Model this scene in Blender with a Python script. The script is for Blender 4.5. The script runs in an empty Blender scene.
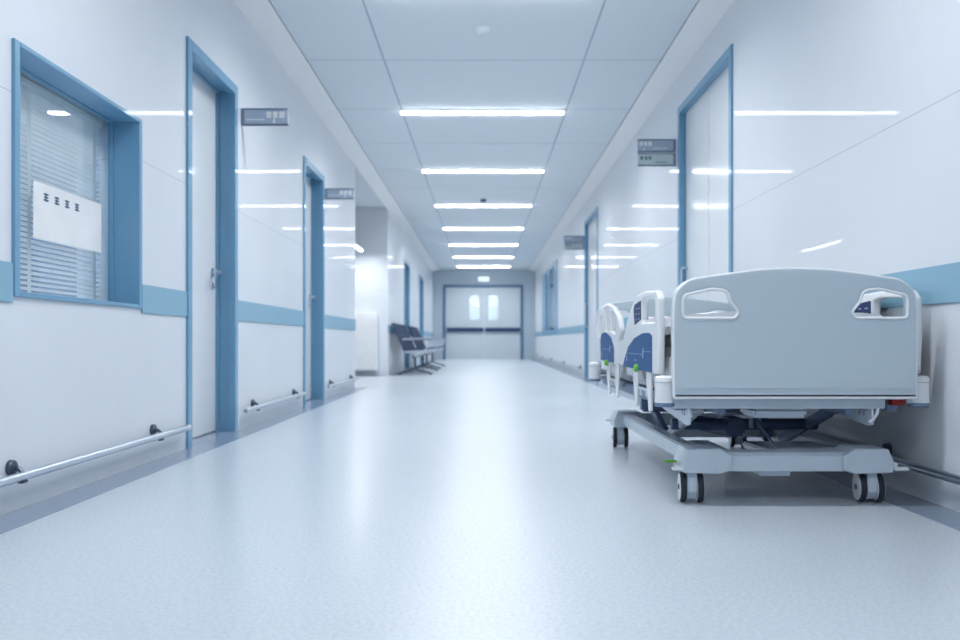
import bpy, bmesh, math, random
from mathutils import Vector, Matrix
random.seed(7)
SC = bpy.context.scene
COL = SC.collection
PI = math.pi

# ------------------------------------------------------------------ materials
def lin(c):
    return tuple(((v/255)/12.92 if v/255 <= .04045 else ((v/255+.055)/1.055)**2.4) for v in c)

def mat(name, rgb, rough=.5, metal=0, coat=0, coat_r=.03, var=.04, scale=6, bump=0, spec=.5, stretch=None):
    m = bpy.data.materials.new(name); m.use_nodes = True
    nt = m.node_tree; b = nt.nodes['Principled BSDF']
    c = lin(rgb)
    tc = nt.nodes.new('ShaderNodeTexCoord'); no = nt.nodes.new('ShaderNodeTexNoise')
    no.inputs['Scale'].default_value = scale; no.inputs['Detail'].default_value = 4
    if stretch:
        mp = nt.nodes.new('ShaderNodeMapping'); mp.inputs['Scale'].default_value = stretch
        nt.links.new(tc.outputs['Object'], mp.inputs[0]); nt.links.new(mp.outputs[0], no.inputs['Vector'])
    else:
        nt.links.new(tc.outputs['Object'], no.inputs['Vector'])
    rp = nt.nodes.new('ShaderNodeValToRGB')
    rp.color_ramp.elements[0].position = .3; rp.color_ramp.elements[1].position = .7
    rp.color_ramp.elements[0].color = tuple(v*(1-var) for v in c)+(1,)
    rp.color_ramp.elements[1].color = tuple(min(1, v*(1+var)) for v in c)+(1,)
    nt.links.new(no.outputs['Fac'], rp.inputs[0]); nt.links.new(rp.outputs[0], b.inputs['Base Color'])
    b.inputs['Roughness'].default_value = rough; b.inputs['Metallic'].default_value = metal
    b.inputs['Coat Weight'].default_value = coat; b.inputs['Coat Roughness'].default_value = coat_r
    b.inputs['Specular IOR Level'].default_value = spec
    if bump:
        bp = nt.nodes.new('ShaderNodeBump'); bp.inputs['Strength'].default_value = bump
        bp.inputs['Distance'].default_value = .003
        nt.links.new(no.outputs['Fac'], bp.inputs['Height']); nt.links.new(bp.outputs[0], b.inputs['Normal'])
    return m

def emis(name, rgb, s):
    m = bpy.data.materials.new(name); m.use_nodes = True
    nt = m.node_tree; b = nt.nodes['Principled BSDF']
    b.inputs['Base Color'].default_value = (.8, .8, .8, 1)
    b.inputs['Emission Color'].default_value = tuple(rgb)+(1,)
    b.inputs['Emission Strength'].default_value = s
    return m

def glass(name, tint=(.93, .97, .98)):
    m = bpy.data.materials.new(name); m.use_nodes = True
    nt = m.node_tree; nt.nodes.remove(nt.nodes['Principled BSDF'])
    out = nt.nodes['Material Output']
    tr = nt.nodes.new('ShaderNodeBsdfTransparent'); tr.inputs[0].default_value = tint+(1,)
    gl = nt.nodes.new('ShaderNodeBsdfGlossy'); gl.inputs['Roughness'].default_value = .02
    fr = nt.nodes.new('ShaderNodeFresnel')
    ge = nt.nodes.new('ShaderNodeNewGeometry'); ma = nt.nodes.new('ShaderNodeMath'); ma.operation = 'MULTIPLY_ADD'
    ma.inputs[1].default_value = 1/1.5-1.5; ma.inputs[2].default_value = 1.5      # leaving the thin pane reflects like entering it
    nt.links.new(ge.outputs['Backfacing'], ma.inputs[0]); nt.links.new(ma.outputs[0], fr.inputs[0])
    mx = nt.nodes.new('ShaderNodeMixShader')
    nt.links.new(fr.outputs[0], mx.inputs[0]); nt.links.new(tr.outputs[0], mx.inputs[1])
    nt.links.new(gl.outputs[0], mx.inputs[2]); nt.links.new(mx.outputs[0], out.inputs[0])
    return m

M = {}
M['wall'] = mat('glossy_wall_panel', (222, 229, 237), .45, spec=.3, coat=.2, coat_r=.02, var=.015, scale=2)
# horizontal panel joint at 1.475 m and faint upright joints, a real seam of the cladding
def add_seams(m):
    nt = m.node_tree; b = nt.nodes['Principled BSDF']; src = b.inputs['Base Color'].links[0].from_socket
    ge = nt.nodes.new('ShaderNodeNewGeometry'); sp = nt.nodes.new('ShaderNodeSeparateXYZ')
    nt.links.new(ge.outputs['Position'], sp.inputs[0])
    s1 = nt.nodes.new('ShaderNodeMath'); s1.operation = 'SUBTRACT'; s1.inputs[1].default_value = 1.475
    a1 = nt.nodes.new('ShaderNodeMath'); a1.operation = 'ABSOLUTE'
    l1 = nt.nodes.new('ShaderNodeMath'); l1.operation = 'LESS_THAN'; l1.inputs[1].default_value = .0016
    nt.links.new(sp.outputs['Z'], s1.inputs[0]); nt.links.new(s1.outputs[0], a1.inputs[0]); nt.links.new(a1.outputs[0], l1.inputs[0])
    mu = nt.nodes.new('ShaderNodeMath'); mu.operation = 'MULTIPLY'; mu.inputs[1].default_value = .55
    nt.links.new(l1.outputs[0], mu.inputs[0])
    mx = nt.nodes.new('ShaderNodeMix'); mx.data_type = 'RGBA'
    nt.links.new(mu.outputs[0], mx.inputs[0]); nt.links.new(src, mx.inputs[6])
    mx.inputs[7].default_value = lin((120, 140, 165))+(1,)
    nt.links.new(mx.outputs[2], b.inputs['Base Color'])
add_seams(M['wall'])
M['plain_wall'] = mat('painted_wall', (222, 229, 237), .6, var=.015, scale=2)
M['end_wall'] = mat('blue_grey_end_wall', (182, 199, 213), .5, var=.02, scale=2)
M['ceil'] = mat('ceiling_tile', (226, 234, 241), .8, var=.01, scale=30)
M['ceil_gap'] = mat('ceiling_grid', (176, 192, 206), .7)
M['cornice'] = mat('cornice_paint', (246, 248, 250), .6, var=.01)
M['blue'] = mat('blue_paint', (112, 163, 197), .34, coat=.3, coat_r=.05, var=.02, scale=4)
M['band'] = mat('blue_band', (134, 179, 203), .38, coat=.2, coat_r=.06, var=.02, scale=4)
M['door'] = mat('white_door_laminate', (227, 233, 239), .4, spec=.3, coat=.4, coat_r=.1, var=.01, scale=3)
M['far_door'] = mat('pale_blue_door', (200, 212, 222), .35, var=.01, scale=3)
M['navy'] = mat('navy_plastic', (38, 62, 104), .4)
M['dark_frame'] = mat('slate_blue_frame', (92, 124, 160), .4)
M['strip'] = mat('floor_border', (138, 154, 176), .22, var=.03, scale=40, coat=.3, coat_r=.1)
M['steel'] = mat('brushed_steel', (205, 213, 222), .3, metal=1, var=.04, scale=40)
M['dark_metal'] = mat('dark_metal', (84, 96, 114), .35, metal=.6)
M['sign'] = mat('grey_blue_sign', (172, 187, 205), .35)
M['sign_edge'] = mat('sign_edge', (118, 136, 160), .4)
M['sign_pale'] = mat('pale_sign', (196, 211, 217), .35)
M['ink_white'] = mat('white_lettering', (250, 251, 252), .5)
M['ink_green'] = mat('green_lettering', (62, 122, 118), .5)
M['ink_teal'] = mat('teal_lettering', (52, 92, 124), .5)
M['paper'] = mat('white_notice', (240, 242, 244), .6)
M['blind'] = mat('white_slat', (240, 242, 244), .45)
M['room'] = mat('side_room_paint', (140, 162, 190), .7)
M['board'] = mat('bed_end_board', (194, 209, 220), .4, coat=.1, coat_r=.15, var=.01, scale=3)
M['white'] = mat('white_plastic', (236, 240, 244), .32, coat=.3, coat_r=.12, var=.01)
M['frame'] = mat('pale_powder_coat', (198, 211, 224), .35, coat=.2, coat_r=.15, var=.02)
M['mech'] = mat('mechanism_grey', (116, 136, 166), .4, metal=.3)
M['mech_dark'] = mat('mechanism_dark', (72, 90, 122), .5)
M['rubber'] = mat('black_rubber', (30, 38, 52), .6)
M['decal'] = mat('blue_rail_panel', (26, 84, 142), .45, spec=.2)
M['decal_ink'] = mat('pale_panel_print', (130, 165, 205), .5)
M['key'] = mat('keypad_navy', (34, 50, 98), .45, spec=.2)
M['green'] = mat('green_plastic', (108, 190, 70), .35)
M['red'] = mat('red_plastic', (150, 16, 24), .4)
M['sheet'] = mat('white_mattress_cover', (235, 238, 243), .7, var=.02, scale=5, bump=.3)
M['seat_pad'] = mat('dark_navy_upholstery', (52, 70, 104), .5, var=.06)
M['seat_pale'] = mat('pale_metal_seat', (196, 208, 220), .35, metal=.3)
M['cabinet'] = mat('white_cabinet', (236, 240, 243), .4)
M['lamp'] = emis('lamp_diffuser', (.992, .998, 1.0), 16)
M['lamp_small'] = emis('pendant_diffuser', (.98, .99, 1.0), 9)
M['lamp_added'] = emis('added_room_lamp', (.98, .99, 1.0), 60)
M['exit'] = emis('exit_sign_lit', (.72, .9, .88), .75)
M['glass'] = glass('clear_glass')

def floor_mat():
    m = bpy.data.materials.new('speckled_vinyl'); m.use_nodes = True
    nt = m.node_tree; b = nt.nodes['Principled BSDF']
    tc = nt.nodes.new('ShaderNodeTexCoord')
    n1 = nt.nodes.new('ShaderNodeTexNoise'); n1.inputs['Scale'].default_value = 90; n1.inputs['Detail'].default_value = 3
    n2 = nt.nodes.new('ShaderNodeTexNoise'); n2.inputs['Scale'].default_value = 1.2; n2.inputs['Detail'].default_value = 2
    r1 = nt.nodes.new('ShaderNodeValToRGB')
    r1.color_ramp.elements[0].position = .34; r1.color_ramp.elements[1].position = .62
    r1.color_ramp.elements[0].color = lin((184, 196, 208))+(1,); r1.color_ramp.elements[1].color = lin((203, 212, 222))+(1,)
    nt.links.new(tc.outputs['Object'], n1.inputs['Vector']); nt.links.new(tc.outputs['Object'], n2.inputs['Vector'])
    nt.links.new(n1.outputs['Fac'], r1.inputs[0])
    nt.links.new(r1.outputs[0], b.inputs['Base Color'])
    mr = nt.nodes.new('ShaderNodeMapRange'); mr.inputs[3].default_value = .28; mr.inputs[4].default_value = .36
    nt.links.new(n2.outputs['Fac'], mr.inputs[0]); nt.links.new(mr.outputs[0], b.inputs['Roughness'])
    b.inputs['Coat Weight'].default_value = .38; b.inputs['Coat Roughness'].default_value = .22
    return m
M['floor'] = floor_mat()

# ------------------------------------------------------------------ mesh helper
WORLD = {}
class MB:
    """collects shapes in world coordinates; build() links them as ONE object"""
    def __init__(s): s.bm = bmesh.new(); s.mi = 0
    def _mark(s, fs):
        for f in fs: f.material_index = s.mi
    def box(s, x0, x1, y0, y1, z0, z1, bev=0, seg=2, mtx=None):
        b = bmesh.new(); bmesh.ops.create_cube(b, size=1)
        for v in b.verts:
            v.co = Vector(((x0+x1)/2+v.co.x*(x1-x0), (y0+y1)/2+v.co.y*(y1-y0), (z0+z1)/2+v.co.z*(z1-z0)))
        if bev: bmesh.ops.bevel(b, geom=b.edges[:], offset=bev, segments=seg, affect='EDGES', clamp_overlap=True)
        if mtx is not None: bmesh.ops.transform(b, matrix=mtx, verts=b.verts)
        s.merge(b); return s
    def merge(s, b):
        me = bpy.data.meshes.new('tmp')
        for f in b.faces: f.material_index = s.mi
        b.to_mesh(me); b.free(); s.bm.from_mesh(me); bpy.data.meshes.remove(me)
    def bar(s, p, q, w, h, bev=0):
        """box beam from p to q, w wide (sideways), h high"""
        p, q = Vector(p), Vector(q); d = q-p; L = d.length
        z = d.normalized(); up = Vector((0, 0, 1)) if abs(z.z) < .95 else Vector((0, 1, 0))
        x = up.cross(z).normalized(); y = z.cross(x)
        mt = Matrix((x, y, z)).transposed().to_4x4(); mt.translation = (p+q)/2
        return s.box(-w/2, w/2, -h/2, h/2, -L/2, L/2, bev, 2, mt)
    def tube(s, pts, r, n=12, caps=True, radii=None):
        pts = [Vector(p) for p in pts]; b = bmesh.new(); rings = []
        prev = None
        for i, p in enumerate(pts):
            d = (pts[min(i+1, len(pts)-1)]-pts[max(i-1, 0)]).normalized()
            if prev is None:
                up = Vector((0, 0, 1)) if abs(d.z) < .9 else Vector((1, 0, 0))
                x = up.cross(d).normalized()
            else:
                x = (prev-d*prev.dot(d)).normalized()
            prev = x; y = d.cross(x); rr = radii[i] if radii else r
            rings.append([b.verts.new(p+x*rr*math.cos(2*PI*k/n)+y*rr*math.sin(2*PI*k/n)) for k in range(n)])
        for a, c in zip(rings, rings[1:]):
            for k in range(n): b.faces.new((a[k], a[(k+1) % n], c[(k+1) % n], c[k]))
        if caps:
            b.faces.new(rings[0][::-1]); b.faces.new(rings[-1])
        bmesh.ops.recalc_face_normals(b, faces=b.faces); s.merge(b); return s
    def lathe(s, prof, origin, axis='z', n=28, mtx=None):
        """prof: (radius, height) pairs"""
        b = bmesh.new(); rings = []
        for r, h in prof:
            rings.append([b.verts.new((r*math.cos(2*PI*k/n), r*math.sin(2*PI*k/n), h)) for k in range(n)])
        for a, c in zip(rings, rings[1:]):
            for k in range(n): b.faces.new((a[k], a[(k+1) % n], c[(k+1) % n], c[k]))
        b.faces.new(rings[0][::-1]); b.faces.new(rings[-1])
        bmesh.ops.recalc_face_normals(b, faces=b.faces)
        R = {'z': Matrix(), 'x': Matrix.Rotation(PI/2, 4, 'Y'), 'y': Matrix.Rotation(-PI/2, 4, 'X')}[axis]
        bmesh.ops.transform(b, matrix=(mtx or Matrix.Translation(origin)) @ R, verts=b.verts); s.merge(b); return s
    def plate(s, loops, lo, hi, plane='xz', bev=0, res=3):
        """outline with holes (2-D loops), given thickness lo..hi across the plane, rounded rim"""
        cu = bpy.data.curves.new('tmp', 'CURVE'); cu.dimensions = '2D'; cu.fill_mode = 'BOTH'
        for lp in loops:
            sp = cu.splines.new('POLY'); sp.points.add(len(lp)-1); sp.use_cyclic_u = True
            for p, (u, v) in zip(sp.points, lp): p.co = (u, v, 0, 1)
        h = abs(hi-lo)/2
        cu.extrude = max(h-bev, 0); cu.bevel_depth = bev; cu.bevel_resolution = res; cu.offset = -bev
        o = bpy.data.objects.new('tmp', cu); COL.objects.link(o)
        dg = bpy.context.evaluated_depsgraph_get(); dg.update()
        me = bpy.data.meshes.new_from_object(o.evaluated_get(dg))
        bpy.data.objects.remove(o); bpy.data.curves.remove(cu)
        b = bmesh.new(); b.from_mesh(me); bpy.data.meshes.remove(me)
        bmesh.ops.remove_doubles(b, verts=b.verts, dist=1e-5)
        mid = (lo+hi)/2
        for v in b.verts:
            u, w, t = v.co
            v.co = {'xz': (u, mid+t, w), 'yz': (mid+t, u, w), 'xy': (u, w, mid+t)}[plane]
        bmesh.ops.recalc_face_normals(b, faces=b.faces); s.merge(b); return s
    def build(s, name, m, parent=None, origin=None, ang=32):
        bm = s.bm
        if parent is not None: org = WORLD[parent.name]
        elif origin is not None: org = Vector(origin)
        else:
            xs = [v.co.x for v in bm.verts]; ys = [v.co.y for v in bm.verts]; zs = [v.co.z for v in bm.verts]
            org = Vector(((min(xs)+max(xs))/2, (min(ys)+max(ys))/2, min(zs)))
        bmesh.ops.translate(bm, verts=bm.verts, vec=-org)
        for f in bm.faces: f.smooth = True
        for e in bm.edges:
            if len(e.link_faces) == 2 and e.link_faces[0].normal.length and e.link_faces[1].normal.length:
                e.smooth = e.calc_face_angle(0) < math.radians(ang)
        me = bpy.data.meshes.new(name); bm.to_mesh(me); bm.free()
        for k in (m if isinstance(m, (list, tuple)) else [m]): me.materials.append(M[k])
        o = bpy.data.objects.new(name, me); COL.objects.link(o)
        wn = o.modifiers.new('weighted_normal', 'WEIGHTED_NORMAL'); wn.keep_sharp = True
        if parent is not None: o.parent = parent
        else: o.location = org
        WORLD[o.name] = org.copy()
        return o

def empty(name, loc):
    o = bpy.data.objects.new(name, None); COL.objects.link(o); o.location = loc; o.empty_display_size = .1
    WORLD[o.name] = Vector(loc); return o
def tag(o, label=None, cat=None, group=None, kind=None):
    if label: o['label'] = label
    if cat: o['category'] = cat
    if group: o['group'] = group
    if kind: o['kind'] = kind
    return o
def struct(o, label=None): return tag(o, label, None, None, 'structure')
def copy_tree(o, parent=None):
    c = o.copy(); COL.objects.link(c)
    if parent: c.parent = parent
    for ch in list(o.children): copy_tree(ch, c)
    return c
def fillet(pts, default=.01, n=6):
    """round the corners of a polygon; point = (u, v) or (u, v, radius)"""
    out = []; N = len(pts)
    for i in range(N):
        p = Vector(pts[i][:2]); a = Vector(pts[i-1][:2]); b = Vector(pts[(i+1) % N][:2])
        r = pts[i][2] if len(pts[i]) > 2 else default
        da, db = (a-p), (b-p); la, lb = da.length, db.length
        if r <= 0 or la < 1e-6 or lb < 1e-6: out.append(tuple(p)); continue
        da.normalize(); db.normalize(); c = max(-1, min(1, da.dot(db))); th = math.acos(c)
        if th > math.radians(176): out.append(tuple(p)); continue
        t = min(r/math.tan(th/2), la*.48, lb*.48)
        for k in range(n+1):
            f = k/n; q = (p+da*t)*(1-f)**2+p*2*f*(1-f)+(p+db*t)*f*f
            out.append((q.x, q.y))
    return out

# ------------------------------------------------------------------ the shell
W = 1.66; H = 2.91; YE = 26.0; YB = -3.2; T = .3
struct(MB().box(-6.4, W+T, YB-.3, YE+3.5, -.2, 0).build('floor', 'floor'), 'pale speckled glossy vinyl floor')
g = .004
struct(MB().box(-W-.16, -1.5, YB, 10.3, 0, .0015).box(-W-.0, -1.5, 13.8, YE, 0, .0015)
       .box(-6.2, -W, 13.8-.165, 13.8, 0, .0015).box(-W-.16, -W, 10.3-.0, 10.3+.001, 0, .0015).build('trim_1', 'strip'), 'grey-blue floor border along left wall')
struct(MB().box(1.5, W+.0, YB, YE, 0, .0015).build('trim_2', 'strip'), 'grey-blue floor border along right wall')

def wall(name, x0, x1, y0, y1, openings, m='wall', label=None):
    mb = MB(); y = y0
    for (a, b, z0, z1) in sorted(openings):
        mb.box(x0, x1, y, a, 0, H+.1)
        if z0 > 0: mb.box(x0, x1, a, b, 0, z0)
        mb.box(x0, x1, a, b, z1, H+.1); y = b
    mb.box(x0, x1, y, y1, 0, H+.1)
    return struct(mb.build(name, m), label)
e = .02
wall('wall_left', -W-T, -W, YB, 10.3, [(2.82, 3.85, .765, 1.657), (4.456+e, 5.355-e, 0, 2.30-e), (7.34+e, 8.27-e, 0, 2.30-e)], label='glossy white panelled wall on the left')
wall('wall_left_far', -W-T, -W, 13.8, YE, [(16.6+e, 17.72-e, 0, 2.30-e), (20.6+e, 21.8-e, 0, 2.30-e)], label='glossy white wall behind the waiting seats')
wall('wall_right', W, W+T, YB, YE, [(5.33+e, 6.81-e, 0, 2.58-e), (11.65+e, 13.15-e, 0, 2.56-e), (18.1, 22.6, .80, 2.42)], label='glossy white panelled wall on the right')
struct(MB().box(-6.2, -W-T, 13.8, 13.8+T, 0, H+.1).build('wall_recess_far', 'plain_wall'), 'white wall facing out of the side passage')
struct(MB().box(-6.2, -W-T, 10.3-T, 10.3, 0, H+.1).build('wall_recess_near', 'plain_wall'))
struct(MB().box(-6.2-T, -6.2, 10.0, 14.1, 0, H+.1).build('wall_recess_side', 'plain_wall'))
# end wall with a double-door opening
DX0, DX1, DZ = -1.335, 1.275, 2.43
struct(MB().box(-W-T, DX0+e, YE, YE+.3, 0, H+.1).box(DX1-e, W+T, YE, YE+.3, 0, H+.1).box(DX0+e, DX1-e, YE, YE+.3, DZ-e, H+.1)
       .build('wall_end', 'end_wall'), 'blue-grey wall at the far end of the corridor')
struct(MB().box(-W-T, W+T, YB-.3, YB, 0, H+.1).build('wall_rear', 'room'))

# ceiling: tiles laid in a grid on a backing slab
mb = MB()
ys = [6.58+1.385*k for k in range(-8, 15)]
ys = [YB] + [y for y in ys if YB < y < YE] + [YE]
xs = [-1.46, -.822, .822, 1.46]
gp = .008
for a, b in zip(ys, ys[1:]):
    for c, d in zip(xs, xs[1:]):
        mb.box(c+gp, d-gp, a+gp, b-gp, H, H+.03)
mb.box(-6.2, -W-.02, 10.3, 13.8, H, H+.03)
mb.box(-W-.02, -1.46, YB, YE, H, H+.03).box(1.46, W, YB, YE, H, H+.03)
mb.mi = 1
mb.box(-6.4, W+T, YB-.3, YE+.3, H+.006+.024, H+.12)
mb.mi = 1
for x in (-.822, .822): mb.box(x-gp, x+gp, YB, YE, H+.003, H+.03)
for y in ys[1:-1]: mb.box(-1.46, 1.46, y-gp, y+gp, H+.003, H+.03)
struct(mb.build('ceiling', ['ceil', 'ceil_gap']), 'pale blue-grey tiled ceiling')
struct(MB().plate([[(-1.46, H), (-1.46, H-.012), (-W, H-.055), (-W, H)]], YB, YE, 'xz').build('trim_3', 'cornice'), 'pale cornice strip along the left edge of the ceiling')
struct(MB().plate([[(1.46, H), (1.46, H-.012), (W, H-.055), (W, H)]], YB, YE, 'xz').build('trim_4', 'cornice'), 'pale cornice strip along the right edge of the ceiling')

# blue wall bands
n = 5
def band(side, y0, y1, n, label):
    xa, xb = (-W, -W+.008) if side < 0 else (W-.008, W)
    struct(MB().box(xa, xb, y0, y1, .735, .875, .002).build('trim_%d' % n, 'band'), label)
band(-1, YB, 2.81, 5, 'blue band on the left wall before the window')
band(-1, 3.87, 4.456, 6, 'blue band between the window and the nearest door')
band(-1, 5.355, 7.34, 7, 'blue band between the two left doors')
band(-1, 8.27, 10.3, 8, 'blue band between the second left door and side passage')
band(1, YB, 5.33, 9, 'blue band on the right wall behind the bed')
band(1, 6.81, 11.65, 10, 'blue band between the two right doors')
band(1, 13.15, YE, 11, 'blue band under the far right windows')
band(-1, 13.8, 16.6, 12, 'blue band behind the waiting seats')
band(-1, 17.72, 20.6, 13, 'blue band between the far left doors')
band(-1, 21.8, YE, 14, 'blue band beside the end wall')

# ------------------------------------------------------------------ doors on the side walls
def side_door(num, s, y0, y1, z1, depth, label, tw=.062, kind='lever', hz=1.045, glassy=False):
    root = empty('door_%d' % num, (s*W, (y0+y1)/2, 0)); struct(root, label)
    def bx(mb, a, b, *r, **k):      # a..b are distances into the wall (positive = into it)
        x0, x1 = sorted((s*(W+a), s*(W+b))); return mb.box(x0, x1, *r, **k)
    f = MB(); pr = -.014
    bx(f, pr, .03, y0, y0+tw, 0, z1, bev=.002); bx(f, pr, .03, y1-tw, y1, 0, z1, bev=.002); bx(f, pr, .03, y0+tw, y1-tw, z1-tw, z1, bev=.002)
    bx(f, .02, depth+.08, y0+e, y0+tw*.72, 0, z1-tw*.3); bx(f, .02, depth+.08, y1-tw*.72, y1-e, 0, z1-tw*.3)
    bx(f, .02, depth+.08, y0+tw*.72, y1-tw*.72, z1-tw*.72, z1-e)
    # stop bead
    bx(f, depth-.02, depth-.001, y0+tw*.72, y0+tw*.72+.012, 0, z1-tw*.72); bx(f, depth-.02, depth-.001, y1-tw*.72-.012, y1-tw*.72, 0, z1-tw*.72)
    bx(f, depth-.02, depth-.001, y0+tw*.72, y1-tw*.72, z1-tw*.72-.012, z1-tw*.72)
    f.build('door_frame', 'blue', root)
    a, b, top = y0+tw*.72+.003, y1-tw*.72-.003, z1-tw*.72-.004
    if kind == 'lever':
        p = bx(MB(), depth, depth+.04, a, b, .008, top, bev=.002).build('door_panel', 'door', root)
        hy = b-.085; x = s*(W+depth)
        h = MB()
        h.lathe([(.030, 0), (.030, .007), (.025, .010)], (0, 0, 0), 'x', mtx=Matrix.Translation((x, hy, hz)) @ (Matrix() if s < 0 else Matrix.Rotation(PI, 4, 'Z')))
        h.tube([(x, hy, hz), (x-s*.052, hy, hz), (x-s*.064, hy-.012, hz), (x-s*.064, hy-.13, hz)], .0115, 12)
        h.build('door_handle', 'steel', p)
        k = MB()
        k.lathe([(.027, 0), (.024, .006), (.02, .009)], (0, 0, 0), 'x', mtx=Matrix.Translation((x, hy, hz-.085)) @ (Matrix() if s < 0 else Matrix.Rotation(PI, 4, 'Z')))
        xa, xb = sorted((x-s*.008, x-s*.02)); k.box(xa, xb, hy-.005, hy+.005, hz-.1, hz-.07, .002)
        k.build('keyhole', 'steel', p)
    else:
        mid = (a+b)/2
        for (c, d) in ((a, mid-.003), (mid+.003, b)):
            p = bx(MB(), depth, depth+.04, c, d, .008, top, bev=.003).build('door_panel', 'door', root)
            if d == b:
                hy = d-.07; x = s*(W+depth)
                MB().tube([(x, hy, hz), (x-s*.05, hy, hz), (x-s*.055, hy, hz-.02), (x-s*.055, hy, hz-.36), (x-s*.05, hy, hz-.38), (x, hy, hz-.38)], .009).build('pull_handle', 'steel', p)
    MB_back = None
    return root
side_door(1, -1, 4.456, 5.355, 2.30, .118, 'white door in deep blue frame, nearest on the left wall')
side_door(2, -1, 7.34, 8.27, 2.30, .118, 'second white door in blue frame on the left wall')
side_door(3, -1, 16.6, 17.72, 2.30, .12, 'far left door in blue frame behind the waiting seats')
side_door(4, -1, 20.6, 21.8, 2.30, .12, 'farthest left door in blue frame by the end wall')
side_door(5, 1, 5.33, 6.81, 2.58, .045, 'wide white door in blue frame on the right behind the bed', tw=.06, kind='pull', hz=1.21)
side_door(6, 1, 11.65, 13.15, 2.56, .045, 'farther white door in blue frame on the right wall', tw=.06, kind='pull', hz=1.21)

# ------------------------------------------------------------------ end double door
root = struct(empty('door_7', (0, YE, 0)), 'pale blue double door with two small lit windows at the corridor end')
fw = .085; yf = YE-.03
MB().box(DX0, DX0+fw, yf, YE+.28, 0, DZ, .004).box(DX1-fw, DX1, yf, YE+.28, 0, DZ, .004).box(DX0+fw, DX1-fw, yf, YE+.28, DZ-fw, DZ, .004).build('door_frame', 'dark_frame', root)
xm = 0.0
for s, (a, b) in ((-1, (DX0+fw+.004, xm-.004)), (1, (xm+.004, DX1-fw-.004))):
    wa, wb = (-.48, -.14) if s < 0 else (.13, .47)
    p = MB().plate([[(a, .01), (b, .01), (b, DZ-fw-.006), (a, DZ-fw-.006)], fillet([(wa, 1.27), (wb, 1.27), (wb, 2.08), (wa, 2.08)], .03)], YE+.03, YE+.075, 'xz', .003).build('door_leaf', 'far_door', root)
    MB().plate([fillet([(wa-.02, 1.25), (wb+.02, 1.25), (wb+.02, 2.10), (wa-.02, 2.10)], .04), fillet([(wa+.012, 1.282), (wb-.012, 1.282), (wb-.012, 2.068), (wa+.012, 2.068)], .03)], YE+.02, YE+.035, 'xz', .002).build('window_frame', 'far_door', p)
    MB().box(wa, wb, YE+.05, YE+.056, 1.27, 2.08).build('pane', 'glass', p)
    MB().box(a+.03, b-.01, YE-.045, YE-.015, .90, 1.03, .01).box(a+.05, a+.09, YE-.02, YE+.035, .93, 1.0).box(b-.07, b-.03, YE-.02, YE+.035, .93, 1.0).build('push_bar', 'navy', p)
# lit lobby beyond the doors
struct(MB().box(-1.9, -1.8, YE+.3, YE+3.5, 0, H).box(1.8, 1.9, YE+.3, YE+3.5, 0, H).box(-1.8, 1.8, YE+3.4, YE+3.5, 0, H).box(-1.9, 1.9, YE+.3, YE+3.5, H, H+.1).build('wall_lobby', 'plain_wall'))

# ------------------------------------------------------------------ windows
def frame_yz(mb, s, d0, d1, y0, y1, z0, z1, w, bev=.002, wz=None):
    wz = wz or w
    x0, x1 = sorted((s*(W+d0), s*(W+d1)))
    mb.box(x0, x1, y0, y0+w, z0, z1, bev).box(x0, x1, y1-w, y1, z0, z1, bev).box(x0, x1, y0+w, y1-w, z1-wz, z1, bev).box(x0, x1, y0+w, y1-w, z0, z0+wz, bev)
w1 = struct(empty('window_1', (-W, 3.34, .755)), 'window with white blinds in a deep blue frame on the left wall')
f = MB(); frame_yz(f, -1, -.012, .03, 2.81, 3.86, .757, 1.665, .034, wz=.018)
frame_yz(f, -1, .02, .135, 2.82, 3.85, .765, 1.657, .02, .001, wz=.008)
frame_yz(f, -1, .112, .135, 2.84, 3.83, .773, 1.649, .012, .001, wz=.008)
f.build('window_frame', 'blue', w1)
MB().box(-W-.126, -W-.121, 2.85, 3.82, .78, 1.642).build('pane', 'glass', w1)
# right far window with mullions
w2 = struct(empty('window_2', (W, 20.3, .8)), 'blue-framed window divided by mullions, far on the right wall')
f = MB(); frame_yz(f, 1, -.014, .03, 18.05, 22.65, .76, 2.46, .08); f.box(W-.014, W+.03, 18.13, 18.85, .84, 2.38, .002).box(W-.014, W+.03, 21.45, 22.57, .84, 2.38, .002)
frame_yz(f, 1, .02, .06, 18.1, 22.6, .80, 2.42, .05)
f.box(W-.014, W+.06, 20.15, 20.85, .84, 2.38, .002)
f.build('window_frame', 'blue', w2)
for a, b in ((18.85, 20.15), (20.85, 21.45)):
    MB().box(W-.006, W-.001, a, b, .85, 2.37).build('pane', 'glass', w2)
# rooms seen through the panes
struct(MB().box(-4.0, -3.9, 1.6, 7.0, 0, H).box(-3.9, -W-T, 1.5, 1.6, 0, H).box(-3.9, -W-T, 7.0, 7.1, 0, H).box(-4, -W-T, 1.5, 7.1, H, H+.05).build('wall_ward', 'room'))
struct(MB().box(3.4, 3.5, 17, 24, 0, H).box(W+T, 3.4, 16.9, 17, 0, H).box(W+T, 3.4, 24, 24.1, 0, H).box(W+T, 3.5, 17, 24, H, H+.05).box(W+T, 3.5, 17, 24, -.1, -.001).build('wall_office', 'room'))

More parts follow.
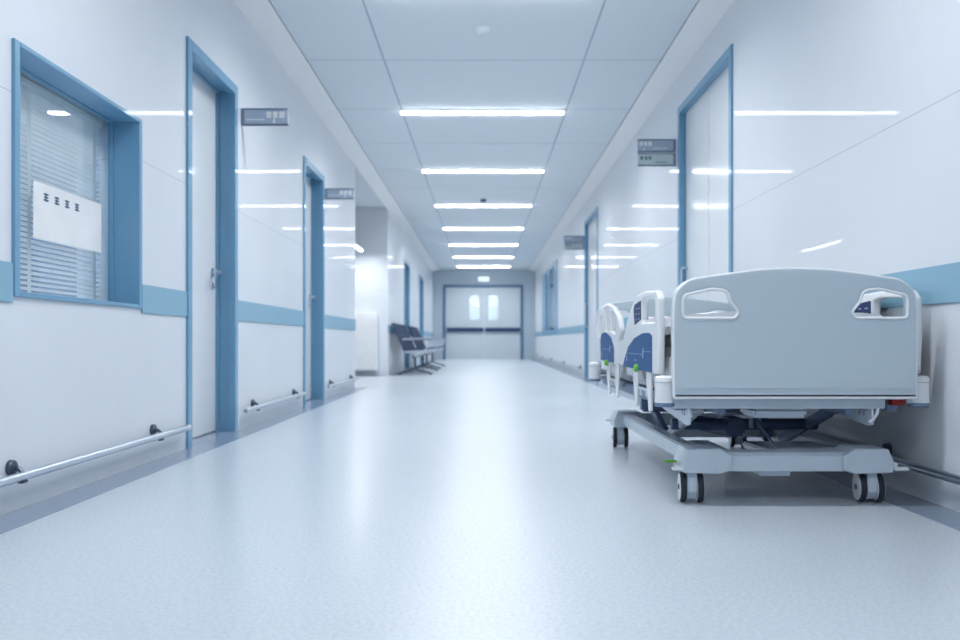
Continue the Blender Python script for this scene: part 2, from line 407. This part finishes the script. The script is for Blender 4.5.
# blinds behind window 1
bl = empty('window_blind', (-W-.185, 3.34, .79))
tag(bl, 'white horizontal slat blind behind the glass of the left window', 'blind')
s_ = MB(); z = .812
z -= .0215
while z < 1.61:
    mt = Matrix.Translation((-W-.185, 3.34, z)) @ Matrix.Rotation(math.radians(20), 4, 'Y').inverted()
    s_.box(-.0125, .0125, -.485, .485, -.0006, .0006, mtx=mt); z += .0215
s_.build('slats', 'blind', bl)
MB().box(-W-.205, -W-.165, 2.85, 3.83, 1.62, 1.65, .003).build('head_rail', 'blind', bl)
MB().box(-W-.197, -W-.173, 2.855, 3.825, .772, .784, .003).build('bottom_rail', 'blind', bl)
for y in (3.22, 3.76):
    MB().box(-W-.1712, -W-.17, y-.012, y+.012, .79, 1.62).build('ladder_tape', 'blind', bl)
# notice on the glass
nt = empty('notice', (-W-.119, 3.44, 1.01))
tag(nt, 'white notice with four dark blue characters on the left window glass', 'notice')
MB().box(-W-.1205, -W-.119, 3.16, 3.72, 1.01, 1.235).build('sheet', 'paper', nt)
for k in range(4):
    ch = MB()
    y = 3.25+.082*k
    for j, (dz, wd) in enumerate(((.03, .034), (.018, .03), (.006, .036))):
        ch.box(-W-.1189, -W-.1182, y-wd/2, y+wd/2, 1.165+dz-.0035, 1.165+dz+.0035)
    ch.box(-W-.1188, -W-.1178, y-.006, y+.002, 1.166, 1.2)
    ch.build('character', 'ink_teal', nt)

# ------------------------------------------------------------------ ceiling lights
LAMP_W = 26
def ceiling_light():
    r = empty('ceiling_light', (0, 8.04, H))
    x0, x1 = -.83, .80; y0, y1 = 8.04-.03, 8.04+.03
    MB().box(x0-.012, x1+.012, y0-.012, y1+.012, H-.012, H-.0005, .002).build('housing', 'white', r)
    MB().box(x0, x1, y0, y1, H-.030, H-.012, .004).build('diffuser', 'lamp', r)
    ld = bpy.data.lights.new('strip_light', 'AREA'); ld.shape = 'RECTANGLE'; ld.size = x1-x0; ld.size_y = .05
    ld.energy = LAMP_W; ld.spread = math.radians(150); ld.color = (.992, .998, 1)
    lo = bpy.data.objects.new('strip_light', ld); COL.objects.link(lo); lo.parent = r; lo.location = ((x0+x1)/2, 0, -.0315)
    WORLD[lo.name] = Vector((0, 8.04, H))
    return r
proto = ceiling_light()
orders = {0: 'nearest of the seven in view', 1: 'second nearest of the seven', 2: 'third nearest, just before the small dark detector', 3: 'middle one of the seven in view', 4: 'third from the end wall', 5: 'second from the end wall', 6: 'farthest one, closest to the double door'}
for k in range(-3, 7):
    o = proto if k == 0 else copy_tree(proto)
    o.location = (0, 8.04+2.77*k, H)
    if k >= 0: tag(o, 'long white ceiling light strip, '+orders[k], 'ceiling light', 'ceiling light strips')
    else: tag(o, 'long white ceiling light strip overhead, outside the top of the view', 'ceiling light', 'ceiling light strips overhead')
def added_lamp_panel(name, loc, lx, ly, label, m='lamp'):  # unseen lamps put into the side rooms to brighten their panes
    r = empty(name, loc); x, y, z = loc
    MB().box(x-lx/2-.02, x+lx/2+.02, y-ly/2-.02, y+ly/2+.02, z-.014, z-.0005, .002).build('housing', 'white', r)
    MB().box(x-lx/2, x+lx/2, y-ly/2, y+ly/2, z-.03, z-.014, .004).build('diffuser', m, r)
    tag(r, label, 'ceiling light')
added_lamp_panel('ceiling_light', (0, YE+1.6, H), 1.2, .3, 'unseen ceiling light in the lobby behind the double door, added to light its panes', 'lamp_added')
added_lamp_panel('ceiling_light', (-2.9, 4.0, H), .3, 1.6, 'unseen ceiling light added in the ward to brighten the left window blind', 'lamp_added')
added_lamp_panel('ceiling_light', (2.6, 20.4, H), .15, 1.6, 'unseen ceiling light added in the office to brighten the far right panes', 'lamp_added')

# pendant in the side passage
pn = empty('pendant_light', (-2.06, 12.75, 2.11))
tag(pn, 'short bright hanging lamp bar in the side passage opening on the left', 'pendant light')
MB().box(-2.09, -2.03, 12.05, 13.45, 2.125, 2.15, .006).build('housing', 'white', pn)
MB().box(-2.085, -2.035, 12.06, 13.44, 2.105, 2.127, .006).build('diffuser', 'lamp_small', pn)
ld = bpy.data.lights.new('pendant_lamp', 'AREA'); ld.shape = 'RECTANGLE'; ld.size = .045; ld.size_y = 1.36; ld.energy = 17; ld.color = (.98, .99, 1)
lo = bpy.data.objects.new('pendant_lamp', ld); COL.objects.link(lo); lo.parent = pn; lo.location = (0, 0, -.006)
for y in (12.3, 13.2): MB().tube([(-2.06, y, 2.16), (-2.06, y, H)], .002, 6).build('cable', 'steel', pn)

# detectors
def detector(y, m, label):
    r = MB(); r.lathe([(.055, 0), (.055, -.012), (.045, -.03), (.03, -.042), (.0, -.044)], (-.01, y, H)); r = r.build('smoke_detector', m, origin=(-.01, y, H))
    tag(r, label, 'smoke detector')
detector(5.92, 'ceil', 'small pale smoke detector on the ceiling before the first light strip')
detector(13.05, 'dark_metal', 'small dark detector on the ceiling before the third light strip')

# exit sign
ex = empty('exit_sign', (-.01, YE, 2.53))
tag(ex, 'small pale glowing sign box on the end wall above the double door', 'sign')
MB().box(-.19, .17, YE-.05, YE, 2.53, 2.69, .006).build('casing', 'white', ex)
MB().box(-.18, .16, YE-.054, YE-.05, 2.54, 2.68).build('lit_face', 'exit', ex)

# ------------------------------------------------------------------ flag signs
def glyph(mb, x, z, s, y, var):
    """a little block of strokes"""
    t = s*.17
    rows = [(.05, .95), (.15, .85), (.0, 1.0), (.1, .9)]
    for i, (a, b) in enumerate(rows):
        zz = z+s*(.06+.28*i); mb.box(x+a*s, x+b*s, y-.0012, y, zz, zz+t)
    for i, u in enumerate(((.2, .7), (.3, .6), (.45, .82))[var % 3]):
        mb.box(x+u*s, x+u*s+t, y-.0017, y-.0002, z-.001, z+s+.001)
def flag_sign(side, y, z0, z1, w, style, label):
    """hangs off the wall at right angles, face towards -y"""
    r = empty('hanging_sign', (side*W, y, z0)); tag(r, label, 'sign')
    xa, xb = (-W, -W+w) if side < 0 else (W-w, W)
    bracket = (xa, xa+.022) if side < 0 else (xb-.022, xb)
    MB().box(bracket[0], bracket[1], y-.004, y+.024, z0, z1, .002).build('wall_bracket', 'sign_edge', r)
    pa, pb = (xa+.022, xb) if side < 0 else (xa, xb-.022)
    hh = z1-z0
    p = MB(); p.box(pa, pb, y, y+.02, z0, z1, .001); p.mi = 1
    p.box(pa, pb, y-.002, y+.022, z1-.012, z1).box(pa, pb, y-.002, y+.022, z0, z0+.01)
    p.build('sign_board', ['sign' if style < 2 else 'sign_pale', 'sign_edge'], r)
    s = .04; base = 'ink_white' if style < 2 else 'ink_green'
    def gl(*a): q = MB(); glyph(q, *a); q.build('character', base, r)
    def dash(*a): MB().box(*a).build('lettering_line', base, r)
    if style == 0:
        for k in range(3): gl(pb-.15+.043*k, z1-.012-.014-s, s, y-.0005, k)
        dash(pb-.099, pb-.089, y-.0012, y, z0+.012, z0+.042)
        dash(pa+.015, pa+.14, y-.0012, y, z0+.035, z0+.04)
    elif style == 1:
        for k in range(3): gl(pa+.015+.036*k, z1-.012-.012-.034, .032, y-.0005, k)
        dash(pa+.052, pa+.06, y-.0012, y, z0+.014, z0+.038)
        dash(pa+.13, pa+.25, y-.0012, y, z0+.03, z0+.034)
    else:
        for k in range(3): gl(pa+.02+.036*k, z1-.012-.016-.03, .028, y-.0005, k+1)
        dash(pa+.15, pa+.25, y-.0012, y, z0+.028, z0+.034)
    return r
flag_sign(-1, 5.465, 2.075, 2.19, .32, 0, 'grey sign plate on the left wall beside the nearest door')
flag_sign(-1, 8.36, 2.085, 2.195, .30, 0, 'grey sign plate on the left wall beside the second door')
flag_sign(1, 6.92, 2.235, 2.347, .33, 1, 'grey-blue sign with white characters, upper of the pair by the wide right door')
flag_sign(1, 6.92, 2.115, 2.226, .33, 2, 'pale sign with green characters, lower of the pair by the wide right door')
flag_sign(1, 13.25, 2.235, 2.347, .33, 1, 'upper grey sign of the blurred pair by the farther right door')
flag_sign(1, 13.25, 2.115, 2.226, .33, 2, 'lower pale sign of the blurred pair by the farther right door')

# ------------------------------------------------------------------ wall rails
def rail(s, y0, y1, brackets, label, z=.127, dark=False):
    r = empty('wall_rail', (s*W, (y0+y1)/2, z)); tag(r, label, 'wall rail', None)
    x = s*(W-.045)
    m = 'steel'
    MB().tube([(x, y0, z), (x, y0+.004, z), (x, y1-.004, z), (x, y1, z)], .0165, 20, radii=[.012, .0165, .0165, .012]).build('rail_bar', m, r)
    for y in brackets:
        b = MB(); rot = Matrix.Translation((s*W, y, z+.03)) @ (Matrix() if s < 0 else Matrix.Rotation(PI, 4, 'Z'))
        b.lathe([(.027, 0), (.027, .012), (.023, .017), (.012, .019), (.010, .024)], None, 'x', mtx=rot)
        b.tube([(s*(W-.01), y, z+.03), (s*(W-.03), y, z+.028), (x, y, z+.012), (x, y, z)], .0085, 10)
        b.box(x-.012, x+.012, y-.018, y+.018, z-.024, z-.014, .003)
        b.build('bracket', 'dark_metal', r)
rail(-1, .6, 4.38, [1.2, 2.80, 4.0], 'steel rail low on the left wall under the window')
rail(-1, 5.42, 7.25, [5.72, 6.95], 'steel rail low on the left wall between the two doors')
rail(-1, 8.33, 10.2, [8.6, 9.9], 'steel rail low on the left wall before the side passage')
rail(1, .6, 5.2, [1.4, 3.28, 4.7], 'steel rail low on the right wall beside the bed')
rail(1, 13.3, 25.4, [13.7, 16.5, 19.5, 22.5, 25.0], 'steel rail low on the far right wall under the windows')

# white radiator cover in the side passage
rc = empty('wall_cabinet', (-2.05, 13.8, .09))
tag(rc, 'white low cabinet against the side passage wall on the left', 'cabinet')
MB().box(-2.9, -1.83, 13.68, 13.8, .09, 1.08, .008).build('body', 'cabinet', rc)
for a, b in ((-2.88, -2.37), (-2.36, -1.85)): MB().box(a, b, 13.665, 13.68, .11, 1.06, .004).build('door', 'cabinet', rc)

# ------------------------------------------------------------------ waiting seats
def bench():
    L = 2.3; r = empty('waiting_bench', (-1.25, 14.05, 0)); y0 = 14.05
    MB().bar((-1.23, y0+.03, .33), (-1.23, y0+L-.03, .33), .07, .05, .005).build('beam', 'dark_metal', r)
    for y in (y0+.22, y0+L-.22):
        MB().tube([(-1.5, y, .02), (-1.45, y, .04), (-1.23, y, .1), (-1.0, y, .04), (-.95, y, .02)], .018).tube([(-1.23, y, .08), (-1.23, y, .33)], .022).box(-1.53, -1.47, y-.02, y+.02, 0, .03, .005).box(-.98, -.92, y-.02, y+.02, 0, .03, .005).build('leg', 'dark_metal', r)
    n = 4; w = L/n
    for k in range(n):
        a = y0+k*w+.035; b = a+w-.07; c = (a+b)/2
        prof = [(-.93, .405), (-.90, .425), (-.95, .44), (-1.15, .43), (-1.33, .415), (-1.42, .43), (-1.42, .40), (-1.3, .385), (-1.1, .40)]
        s = MB(); s.bar((-.95, c, .425), (-1.40, c, .405), b-a, .045, .015); s.build('seat', 'seat_pale', r)
        back = MB()
        m = 5; sw = (b-a)/m
        for j in range(m): back.bar((-1.40, a+sw*(j+.5), .42), (-1.62, a+sw*(j+.5), .92), sw*.62, .035, .008)
        back.mi = 1; back.bar((-1.425, a, .43), (-1.425, b, .43), .02, .02)
        for t in (.2, .85): back.bar((-1.42-.22*t, a, .42+.5*t), (-1.42-.22*t, b, .42+.5*t), .02, .02)
        back.build('backrest', ['seat_pad', 'steel'], r)
        MB().bar((-.98, c, .462), (-1.40, c, .440), (b-a)*.96, .04, .01).build('seat_pad', 'seat_pad', r)
    for k in range(n+1):
        y = y0+k*w
        MB().tube([(-1.23, y, .33), (-1.02, y, .45), (-.94, y, .6), (-.98, y, .645), (-1.43, y, .63)], .014).bar((-.93, y, .652), (-1.42, y, .64), .05, .02, .006).build('armrest', 'steel', r)
    return r
b0 = bench(); tag(b0, 'row of dark slatted waiting seats just past the side passage', 'waiting bench', 'waiting benches')
b1 = copy_tree(b0); b1.location.y += 2.9; tag(b1, 'farther row of dark waiting seats in front of the far left door', 'waiting bench', 'waiting benches')

# ------------------------------------------------------------------ the hospital bed
BX = 1.11
bed = empty('hospital_bed', (BX, 3.78, 0))
tag(bed, 'white hospital bed on casters with blue side rail panels by the right wall', 'hospital bed')
YF = 2.85
def P(px, py, Y=YF): return ((px-484)*Y/800, .6+(341-py)*Y/800)
def mirror(l): return [(2*BX-p[0],)+tuple(p[1:]) for p in l][::-1]
left = [P(673, 398)+(.006,), P(673, 310)+(.02,), P(674.5, 291)+(.06,), P(688, 278.5)+(.12,), P(725, 273)+(.3,), P(760, 268.5)+(.4,)]
outline = left + [P(793.5, 267)+(.5,)] + mirror(left)
hole = [P(683.2, 318.2)+(.018,), P(682.8, 303)+(.02,), P(684, 295)+(.02,), P(712, 288.8)+(.06,), P(727.5, 290.5)+(.03,), P(731, 302)+(.05,), P(739, 311.5)+(.04,), P(736, 318.2)+(.03,)]
def board(name, y0, y1, label):
    loops = [fillet(outline, .02, 8), fillet(hole, .01), fillet(mirror(hole), .01)]
    b = MB(); b.plate(loops, y0, y1, 'xz', .011, 4)
    # raised rounded lip round each grip
    o = b.build(name, 'board', bed)
    def lip(pts, t=.006):
        c = Vector((sum(p[0] for p in pts)/len(pts), sum(p[1] for p in pts)/len(pts)))
        return pts
    return o
fb = board('footboard', 2.85, 2.89, None)
hb = board('headboard', 4.78, 4.82, None)
# lower trim line of the footboard
MB().box(.68, 1.54, 2.847, 2.851, .432, .4335).build('joint_line', 'frame', fb)
# grip lips, and an outline bead whose white stands for the lit edge
def lip_and_highlight(parent, pts, y):
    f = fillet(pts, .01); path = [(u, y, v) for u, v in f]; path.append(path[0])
    MB().tube(path, .0055, 8, caps=False).build('rim_and_edge_highlight', 'white', parent)
lip_and_highlight(fb, [(BX+(p[0]-BX)*.988, p[1]+(.402-p[1])*.012)+tuple(p[2:]) for p in outline], 2.856); lip_and_highlight(fb, hole, 2.853); lip_and_highlight(fb, mirror(hole), 2.853)

# bumpers
for x in (.655, 1.578):
    for y in (2.905, 4.735):
        b = MB(); b.lathe([(.030, .372), (.0345, .376), (.0345, .452)], (x, y, 0)); 
        b.mi = 1; b.lathe([(.036, .452), (.036, .458), (.034, .468), (.024, .474), (.0, .475)], (x, y, 0))
        b.mi = 2; b.lathe([(.0352, .4505), (.0352, .4535)], (x, y, 0)); b.lathe([(.033, .362), (.036, .365), (.036, .376), (.033, .378)], (x, y, 0))
        b.mi = 3; xx = x+(.05 if x < BX else -.05); b.bar((x, y, .385), (xx, y, .385), .03, .02)
        b.build('bumper_roller', ['white', 'white', 'mech', 'frame'], bed)

# mattress platform frame
f = MB()
f.box(.672, 1.452, 2.893, 2.935, .355, .39, .003)
f.box(.70, 1.52, 4.72, 4.765, .35, .395, .004)
for k in range(10): f.box(.745, 1.475, 3.02+.175*k, 3.13+.175*k, .392, .402, .002)
f.mi = 1; f.box(.70, .745, 2.935, 4.72, .345, .395, .004).box(1.475, 1.52, 2.935, 4.72, .345, .395, .004)
f.build('platform_frame', ['frame', 'mech'], bed)
for x0, x1 in ((.742, .750), (1.405, 1.413)):
    pts = [(2.90, .392), (2.90, .297), (2.93, .290), (3.62, .345), (3.62, .392)]
    g_ = MB(); g_.plate([fillet(pts, .006)], x0, x1, 'yz', .001, 1)
    g_.mi = 1; xx = x0-.0008
    for k in range(2): g_.box(xx, xx+.001, 2.955+.035*k, 2.96+.035*k, .325, .34)
    g_.box(xx, xx+.001, 2.93, 3.25, .346, .3475)
    g_.build('side_plate', ['frame', 'mech_dark'], bed)
# deck sections, hinge beams, actuators
f = MB()
for y in (3.3, 3.75, 4.2): f.box(.745, 1.475, y, y+.04, .35, .385, .003)
f.box(.86, .89, 2.95, 4.6, .33, .355, .003).box(1.33, 1.36, 2.95, 4.6, .33, .355, .003)
f.box(.75, 1.47, 2.96, 4.7, .386, .391).box(.80, 1.42, 4.05, 4.12, .24, .34, .01)  # full-width sheet and rear beam added to deepen the shade under the bed
f.build('deck_support_and_shade', 'mech', bed)
MB().box(.99, 1.19, 2.94, 3.10, .318, .352, .01).box(1.02, 1.2, 3.1, 3.14, .302, .308, .002).build('motor_housing', 'frame', bed)
MB().tube([(.80, 3.42, .245), (1.42, 3.42, .245)], .024, 16).tube([(1.05, 3.36, .23), (1.05, 3.9, .20)], .035, 16).box(1.02, 1.10, 3.36, 3.48, .2, .275, .012).build('actuator_and_shade_tube', 'mech_dark', bed)  # the long cross tube is dark to stand in for the shadow here
MB().tube([(1.09, 3.26, .31), (1.10, 2.99, .185)], .006, 8).box(1.07, 1.078, 3.2, 3.23, .25, .33).box(1.10, 1.108, 3.2, 3.23, .25, .33).build('linkage_rod', 'mech', bed)
for x in (.84, 1.38):
    MB().bar((x, 3.18, .325), (x, 3.72, .14), .028, .045, .005).tube([(x-.03, 3.18, .325), (x+.03, 3.18, .325)], .014).build('lift_arm', 'mech' if x > 1 else 'frame', bed)
    MB().bar((x+.035*(1 if x < 1 else -1), 4.34, .325), (x+.035*(1 if x < 1 else -1), 3.80, .14), .028, .045, .005).build('lift_arm', 'mech', bed)

# base frame
f = MB()
prof = [(2.93, .122), (2.93, .178), (2.945, .190), (3.0, .195), (3.0, .122)]
# front and rear cross beams (profile in YZ extruded along X)
f.plate([fillet(prof, .004)], .86, 1.37, 'yz', .001, 1)
f.plate([fillet([(7.51-a, b) for a, b in prof], .004)], .86, 1.37, 'yz', .001, 1)
for xa, xb in ((.775, .835), (1.385, 1.445)): f.box(xa, xb, 3.0, 4.5, .128, .192, .006)
f.box(.84, .925, 3.0, 3.3, .17, .192, .004).box(1.065, 1.36, 3.0, 3.30, .16, .188, .006)
f.box(.80, 1.42, 3.86, 3.92, .135, .18, .004)
f.build('base_frame', 'frame', bed)
MB().box(1.02, 1.135, 2.96, 3.04, .100, .123, .004).build('base_step', 'frame', bed)
# corner caps
for sx in (-1, 1):
    for yc, d in ((2.915, 1), (4.595, -1)):
        c = MB()
        # outline in XZ (seen from the front), outer side slopes
        xo = BX+sx*.385; xi = BX+sx*.215
        pts = [(xo, .118), (xo+sx*.002, .158), (xo-sx*.018, .205), (xi+sx*.03, .207), (xi, .186), (xi-sx*.012, .184), (xi-sx*.012, .128), (xi+sx*.008, .122), (xi+sx*.03, .114)]
        if sx > 0: pts = pts[::-1]
        y0, y1 = sorted((yc, yc+d*.14))
        c.plate([fillet(pts, .01, 4)], y0, y1, 'xz', .008, 3)
        c.build('corner_cap', 'frame', bed)

# casters
def caster(x, y, yaw):
    c = empty('caster', (x, y, 0)); c.parent = bed; c.location = Vector((x, y, 0))-WORLD[bed.name]; WORLD[c.name] = Vector((x, y, 0))
    R = .056; Mt = Matrix.Translation((x, y, R)) @ Matrix.Rotation(yaw, 4, 'Z')
    w = MB()
    prof_t = [(.044, -.011), (.051, -.011), (.055, -.007), (R, 0), (.055, .007), (.051, .011), (.044, .011)]
    for s in (-1, 1):
        w = MB()
        w.lathe(prof_t, None, 'x', 32, Mt @ Matrix.Translation((s*.031, 0, 0)))
        w.build('tyre', 'rubber', c)
        hub = MB(); hub.lathe([(.049, -.0125), (.050, -.01), (.050, .01), (.049, .0125), (.030, .0135), (.012, .0125)], None, 'x', 32, Mt @ Matrix.Translation((s*.031, 0, 0)))
        hub.mi = 1; hub.lathe([(.010, -.016), (.010, .016)], None, 'x', 16, Mt @ Matrix.Translation((s*.031, 0, 0)))
        hub.build('wheel_hub', ['white', 'mech_dark'], c)
    h = MB()
    h.plate([fillet([(-.045, -.01), (-.02, -.042), (.03, -.042), (.045, 0), (.04, .05), (.012, .075), (-.03, .07), (-.045, .04)], .015)], -.017, .017, 'yz', .003)
    h.tube([(0, 0, .05), (0, 0, .085)], .013)
    bmesh.ops.transform(h.bm, matrix=Mt, verts=h.bm.verts)
    h.build('caster_fork', 'frame', c)
for x in (.772, 1.435):
    for y in (2.985, 4.53): caster(x, y, math.radians(-7))
# brake pedals
MB().box(.668, .715, 2.955, 2.985, .151, .158, .003).build('brake_pedal', 'green', bed)
MB().box(.69, .735, 2.92, 2.955, .127, .137, .003).tube([(.705, 2.97, .15), (.74, 2.97, .145)], .008).build('pedal_lever', 'white', bed)
MB().box(1.498, 1.555, 2.92, 2.95, .126, .138, .004).tube([(1.49, 2.935, .15), (1.51, 2.935, .14)], .012).build('pedal_lever', 'white', bed)
MB().box(.69, .745, 4.54, 4.57, .145, .155, .003).build('pedal_lever', 'white', bed)
# hose hook and small red box under the footboard on the right
MB().tube([(1.428, 2.90, .40), (1.428, 2.90, .355), (1.424, 2.90, .335), (1.41, 2.90, .315), (1.395, 2.90, .305)], .0055).build('drain_hook', 'white', bed)
MB().box(1.478, 1.525, 2.895, 2.93, .366, .392, .003).build('release_handle', 'red', bed)

# side rails
def side_rail(sgn):
    """sgn -1: towards the corridor, +1: towards the wall"""
    if sgn < 0: xo, xi = .643, .670
    else: xo, xi = 1.622, 1.584
    lo, hi = min(xo, xi), max(xo, xi)
    foot = [(2.965, .474, .02), (2.955, .62, 0), (2.960, .76, .02), (2.99, .789, .03), (3.21, .800, .1), (3.36, .795, .06), (3.47, .765, .06), (3.60, .690, .08), (3.70, .610, .03), (3.80, .598, .02), (3.835, .56, .03), (3.835, .488, .02)]
    loop = [(3.012, .672, .012), (3.010, .752, .015), (3.05, .765, .03), (3.20, .772, .03), (3.265, .762, .015), (3.27, .676, .015)]
    slot = [(3.44, .70, .015), (3.42, .752, .008), (3.47, .742, .01), (3.60, .655, .01), (3.65, .62, .01), (3.56, .615, .02)]
    head = [(3.86, .488, .02), (3.85, .60, .02), (3.80, .66, .04), (3.84, .715, .06), (4.0, .772, .08), (4.18, .796, .1), (4.36, .792, .08), (4.53, .745, .06), (4.60, .66, .06), (4.58, .486, .02)]
    hh = [[(3.92, .635, .01), (3.91, .72, .02), (4.05, .755, .02), (4.08, .65, .01)], [(4.12, .655, .01), (4.10, .765, .01), (4.28, .772, .01), (4.27, .65, .01)], [(4.31, .645, .01), (4.32, .765, .02), (4.47, .73, .03), (4.49, .62, .01)]]
    res = []
    for pts, holes in ((foot, [loop]), (head, hh)):
        m_ = MB(); m_.plate([fillet(pts, .01, 6)]+[fillet(h, .01, 4) for h in holes], lo, hi, 'yz', .009, 4)
        res.append(m_.build('side_rail', 'white', bed))
    fr, hr = res
    # blue panels
    t0, t1 = (xo-.0015, xo+.004) if sgn < 0 else (xo-.004, xo+.0015)
    dec = [(3.06, .478, .004), (3.06, .620, .01), (3.11, .632, .03), (3.24, .632, .06), (3.42, .612, .08), (3.56, .575, .06), (3.655, .52, .05), (3.695, .485, .004)]
    dec2 = [(3.955, .492, .004), (3.955, .57, .02), (4.05, .62, .05), (4.22, .647, .06), (4.38, .640, .03), (4.41, .60, .01), (4.40, .496, .004)]
    for par, pts, gy, rng, zz in ((fr, dec, 3.342, (3.065, 3.67), .545), (hr, dec2, 4.16, (3.96, 4.40), .555)):
        d = MB(); d.plate([fillet(pts, .01, 6)], t0, t1, 'yz', .0008, 1)
        d.mi = 1; xa, xb = (t0-.001, t0) if sgn < 0 else (t1, t1+.001)
        a, b = rng; L = b-a
        d.box(xa, xb, a+L*.30, b-L*.12, zz, zz+.0025)
        d.box(xa, xb, a, a+L*.24, zz+.012, zz+.0145)
        mt = Matrix.Translation(((xa+xb)/2, a+L*.27, zz+.005)) @ Matrix.Rotation(math.radians(20), 4, 'X')
        d.box(-.0005, .0005, -.012, .012, -.02, .02, mtx=mt)
        d.box(xa, xb, b-L*.14, b-L*.10, zz-.035, zz-.01).box(xa, xb, a+L*.5, a+L*.56, zz-.028, zz-.023)
        d.build('blue_panel', ['decal', 'decal_ink'], par)
        gk = MB(); gk.lathe([(.016, 0), (.016, .012), (.011, .017)], None, 'x', 20, Matrix.Translation((xo, gy, .487)) @ (Matrix.Rotation(PI, 4, 'Z') if sgn < 0 else Matrix()))
        gk.build('release_button', 'green', par)
    # keypad
    kp = [(3.275, .688, .006), (3.275, .766, .008), (3.41, .755, .008), (3.435, .735, .006), (3.41, .668, .006)]
    for face in ((t0, t1), ((xi-.004, xi+.0015) if sgn < 0 else (xi-.0015, xi+.004))):
        k = MB(); k.plate([fillet(kp, .006, 4)], face[0], face[1], 'yz', .0008, 1)
        k.mi = 1
        out = face[0]-.0007 if face[0] in (t0,) and sgn < 0 else (face[1] if sgn < 0 else (face[1] if face[0] == t0 else face[0]-.0007))
        for j in range(3):
            for i in range(2): k.box(out, out+.0007, 3.30+.055*i, 3.325+.055*i, .688+.022*j, .694+.022*j)
        k.build('keypad', ['key', 'decal_ink'], fr)
    # curved supports under the rail
    off = .006*(-sgn)
    for par, lst in ((fr, (3.16, 3.44)), (hr, (3.93, 4.19))):
        for y in lst:
            pts = [(y-.055, .50, .01), (y+.05, .50, .01), (y+.046, .44, .04), (y+.02, .38, .03), (y-.002, .322, .004), (y-.036, .325, .004), (y-.04, .40, .05)]
            mt = MB(); mt.plate([fillet(pts, .01, 5)], lo+.006, hi-.010, 'yz', .004, 2); mt.build('rail_support', 'white', par)
        y0, y1 = lst
        x1 = .70 if sgn < 0 else 1.52
        xc = (lo+hi)/2+.0
        MB().box(lo+.012, hi-.012, y0, y1, .395, .41, .004).box(min(xc, x1), max(xc, x1), y0+.06, y0+.10, .37, .40, .004).box(min(xc, x1), max(xc, x1), y1-.10, y1-.06, .37, .40, .004).box(lo+.012, hi-.012, y0+.07, y1-.09, .43, .438, .002).build('support_link', 'frame', par)
side_rail(-1); side_rail(1)

# mattress, blanket, pillow
def soft(x0, x1, y0, y1, z0, z1, r=.03, amp=.004, puff=.0, nx=14, ny=34, seed=1):
    b = bmesh.new(); bmesh.ops.create_cube(b, size=1)
    for v in b.verts: v.co = Vector(((x0+x1)/2+v.co.x*(x1-x0), (y0+y1)/2+v.co.y*(y1-y0), (z0+z1)/2+v.co.z*(z1-z0)))
    bmesh.ops.bevel(b, geom=b.edges[:], offset=r, segments=4, affect='EDGES', clamp_overlap=True)
    for axis, cnt, lo_, hi_ in ((0, nx, x0, x1), (1, ny, y0, y1)):
        for k in range(1, cnt):
            c = lo_+(hi_-lo_)*k/cnt; no = Vector((1, 0, 0)) if axis == 0 else Vector((0, 1, 0)); co = Vector((c if axis == 0 else 0, c if axis == 1 else 0, 0))
            bmesh.ops.bisect_plane(b, geom=b.verts[:]+b.edges[:]+b.faces[:], plane_co=co, plane_no=no)
    from mathutils import noise
    for v in b.verts:
        p = v.co; u = (p.x-x0)/(x1-x0); w = (p.y-y0)/(y1-y0)
        k = (p.z-z0)/(z1-z0)
        p.z += k*(noise.noise(Vector((p.x*7+seed, p.y*6, seed)))*amp*1.5 + puff*math.sin(PI*max(0, min(1, u)))**.6*math.sin(PI*max(0, min(1, w)))**.6)
        p.x += noise.noise(Vector((p.y*9, p.z*12, seed+4)))*amp*.7; p.y += noise.noise(Vector((p.x*9, p.z*12, seed+9)))*amp*.6
    return b
m_ = MB(); m_.merge(soft(.690, 1.525, 2.925, 4.74, .402, .575, .035, .003)); mt_ = m_.build('mattress', 'sheet', bed)
m_ = MB(); m_.merge(soft(.692, 1.523, 2.93, 3.95, .579, .700, .045, .01, .008, seed=5)); du = m_.build('folded_duvet', 'sheet', origin=(BX, 3.45, .585))
tag(du, 'thick white folded duvet lying on the hospital bed', 'duvet')
m_ = MB(); m_.merge(soft(.78, 1.44, 4.22, 4.66, .582, .665, .04, .006, .03, seed=9)); pi = m_.build('pillow', 'sheet', origin=(BX, 4.45, .58))
tag(pi, 'white pillow at the far head end of the hospital bed', 'pillow')

# ------------------------------------------------------------------ world, camera, colour
w = bpy.data.worlds.new('world'); SC.world = w; w.use_nodes = True
w.node_tree.nodes['Background'].inputs[0].default_value = (.35, .5, .8, 1); w.node_tree.nodes['Background'].inputs[1].default_value = .4
cd = bpy.data.cameras.new('camera'); cam = bpy.data.objects.new('camera', cd); COL.objects.link(cam)
cam.location = (0, 0, .6); cam.rotation_euler = (PI/2, 0, 0)
cd.sensor_width = 36; cd.lens = 30; cd.shift_x = -4/960; cd.shift_y = 21/960
cd.clip_start = .05
cd.dof.use_dof = True; cd.dof.focus_distance = 2.85; cd.dof.aperture_fstop = 2.5
SC.camera = cam
SC.cycles.diffuse_bounces = 3; SC.cycles.max_bounces = 12; SC.cycles.glossy_bounces = 4
vs = SC.view_settings; vs.view_transform = 'Standard'; vs.look = 'None'; vs.exposure = .14; vs.gamma = 1; vs.use_curve_mapping = False
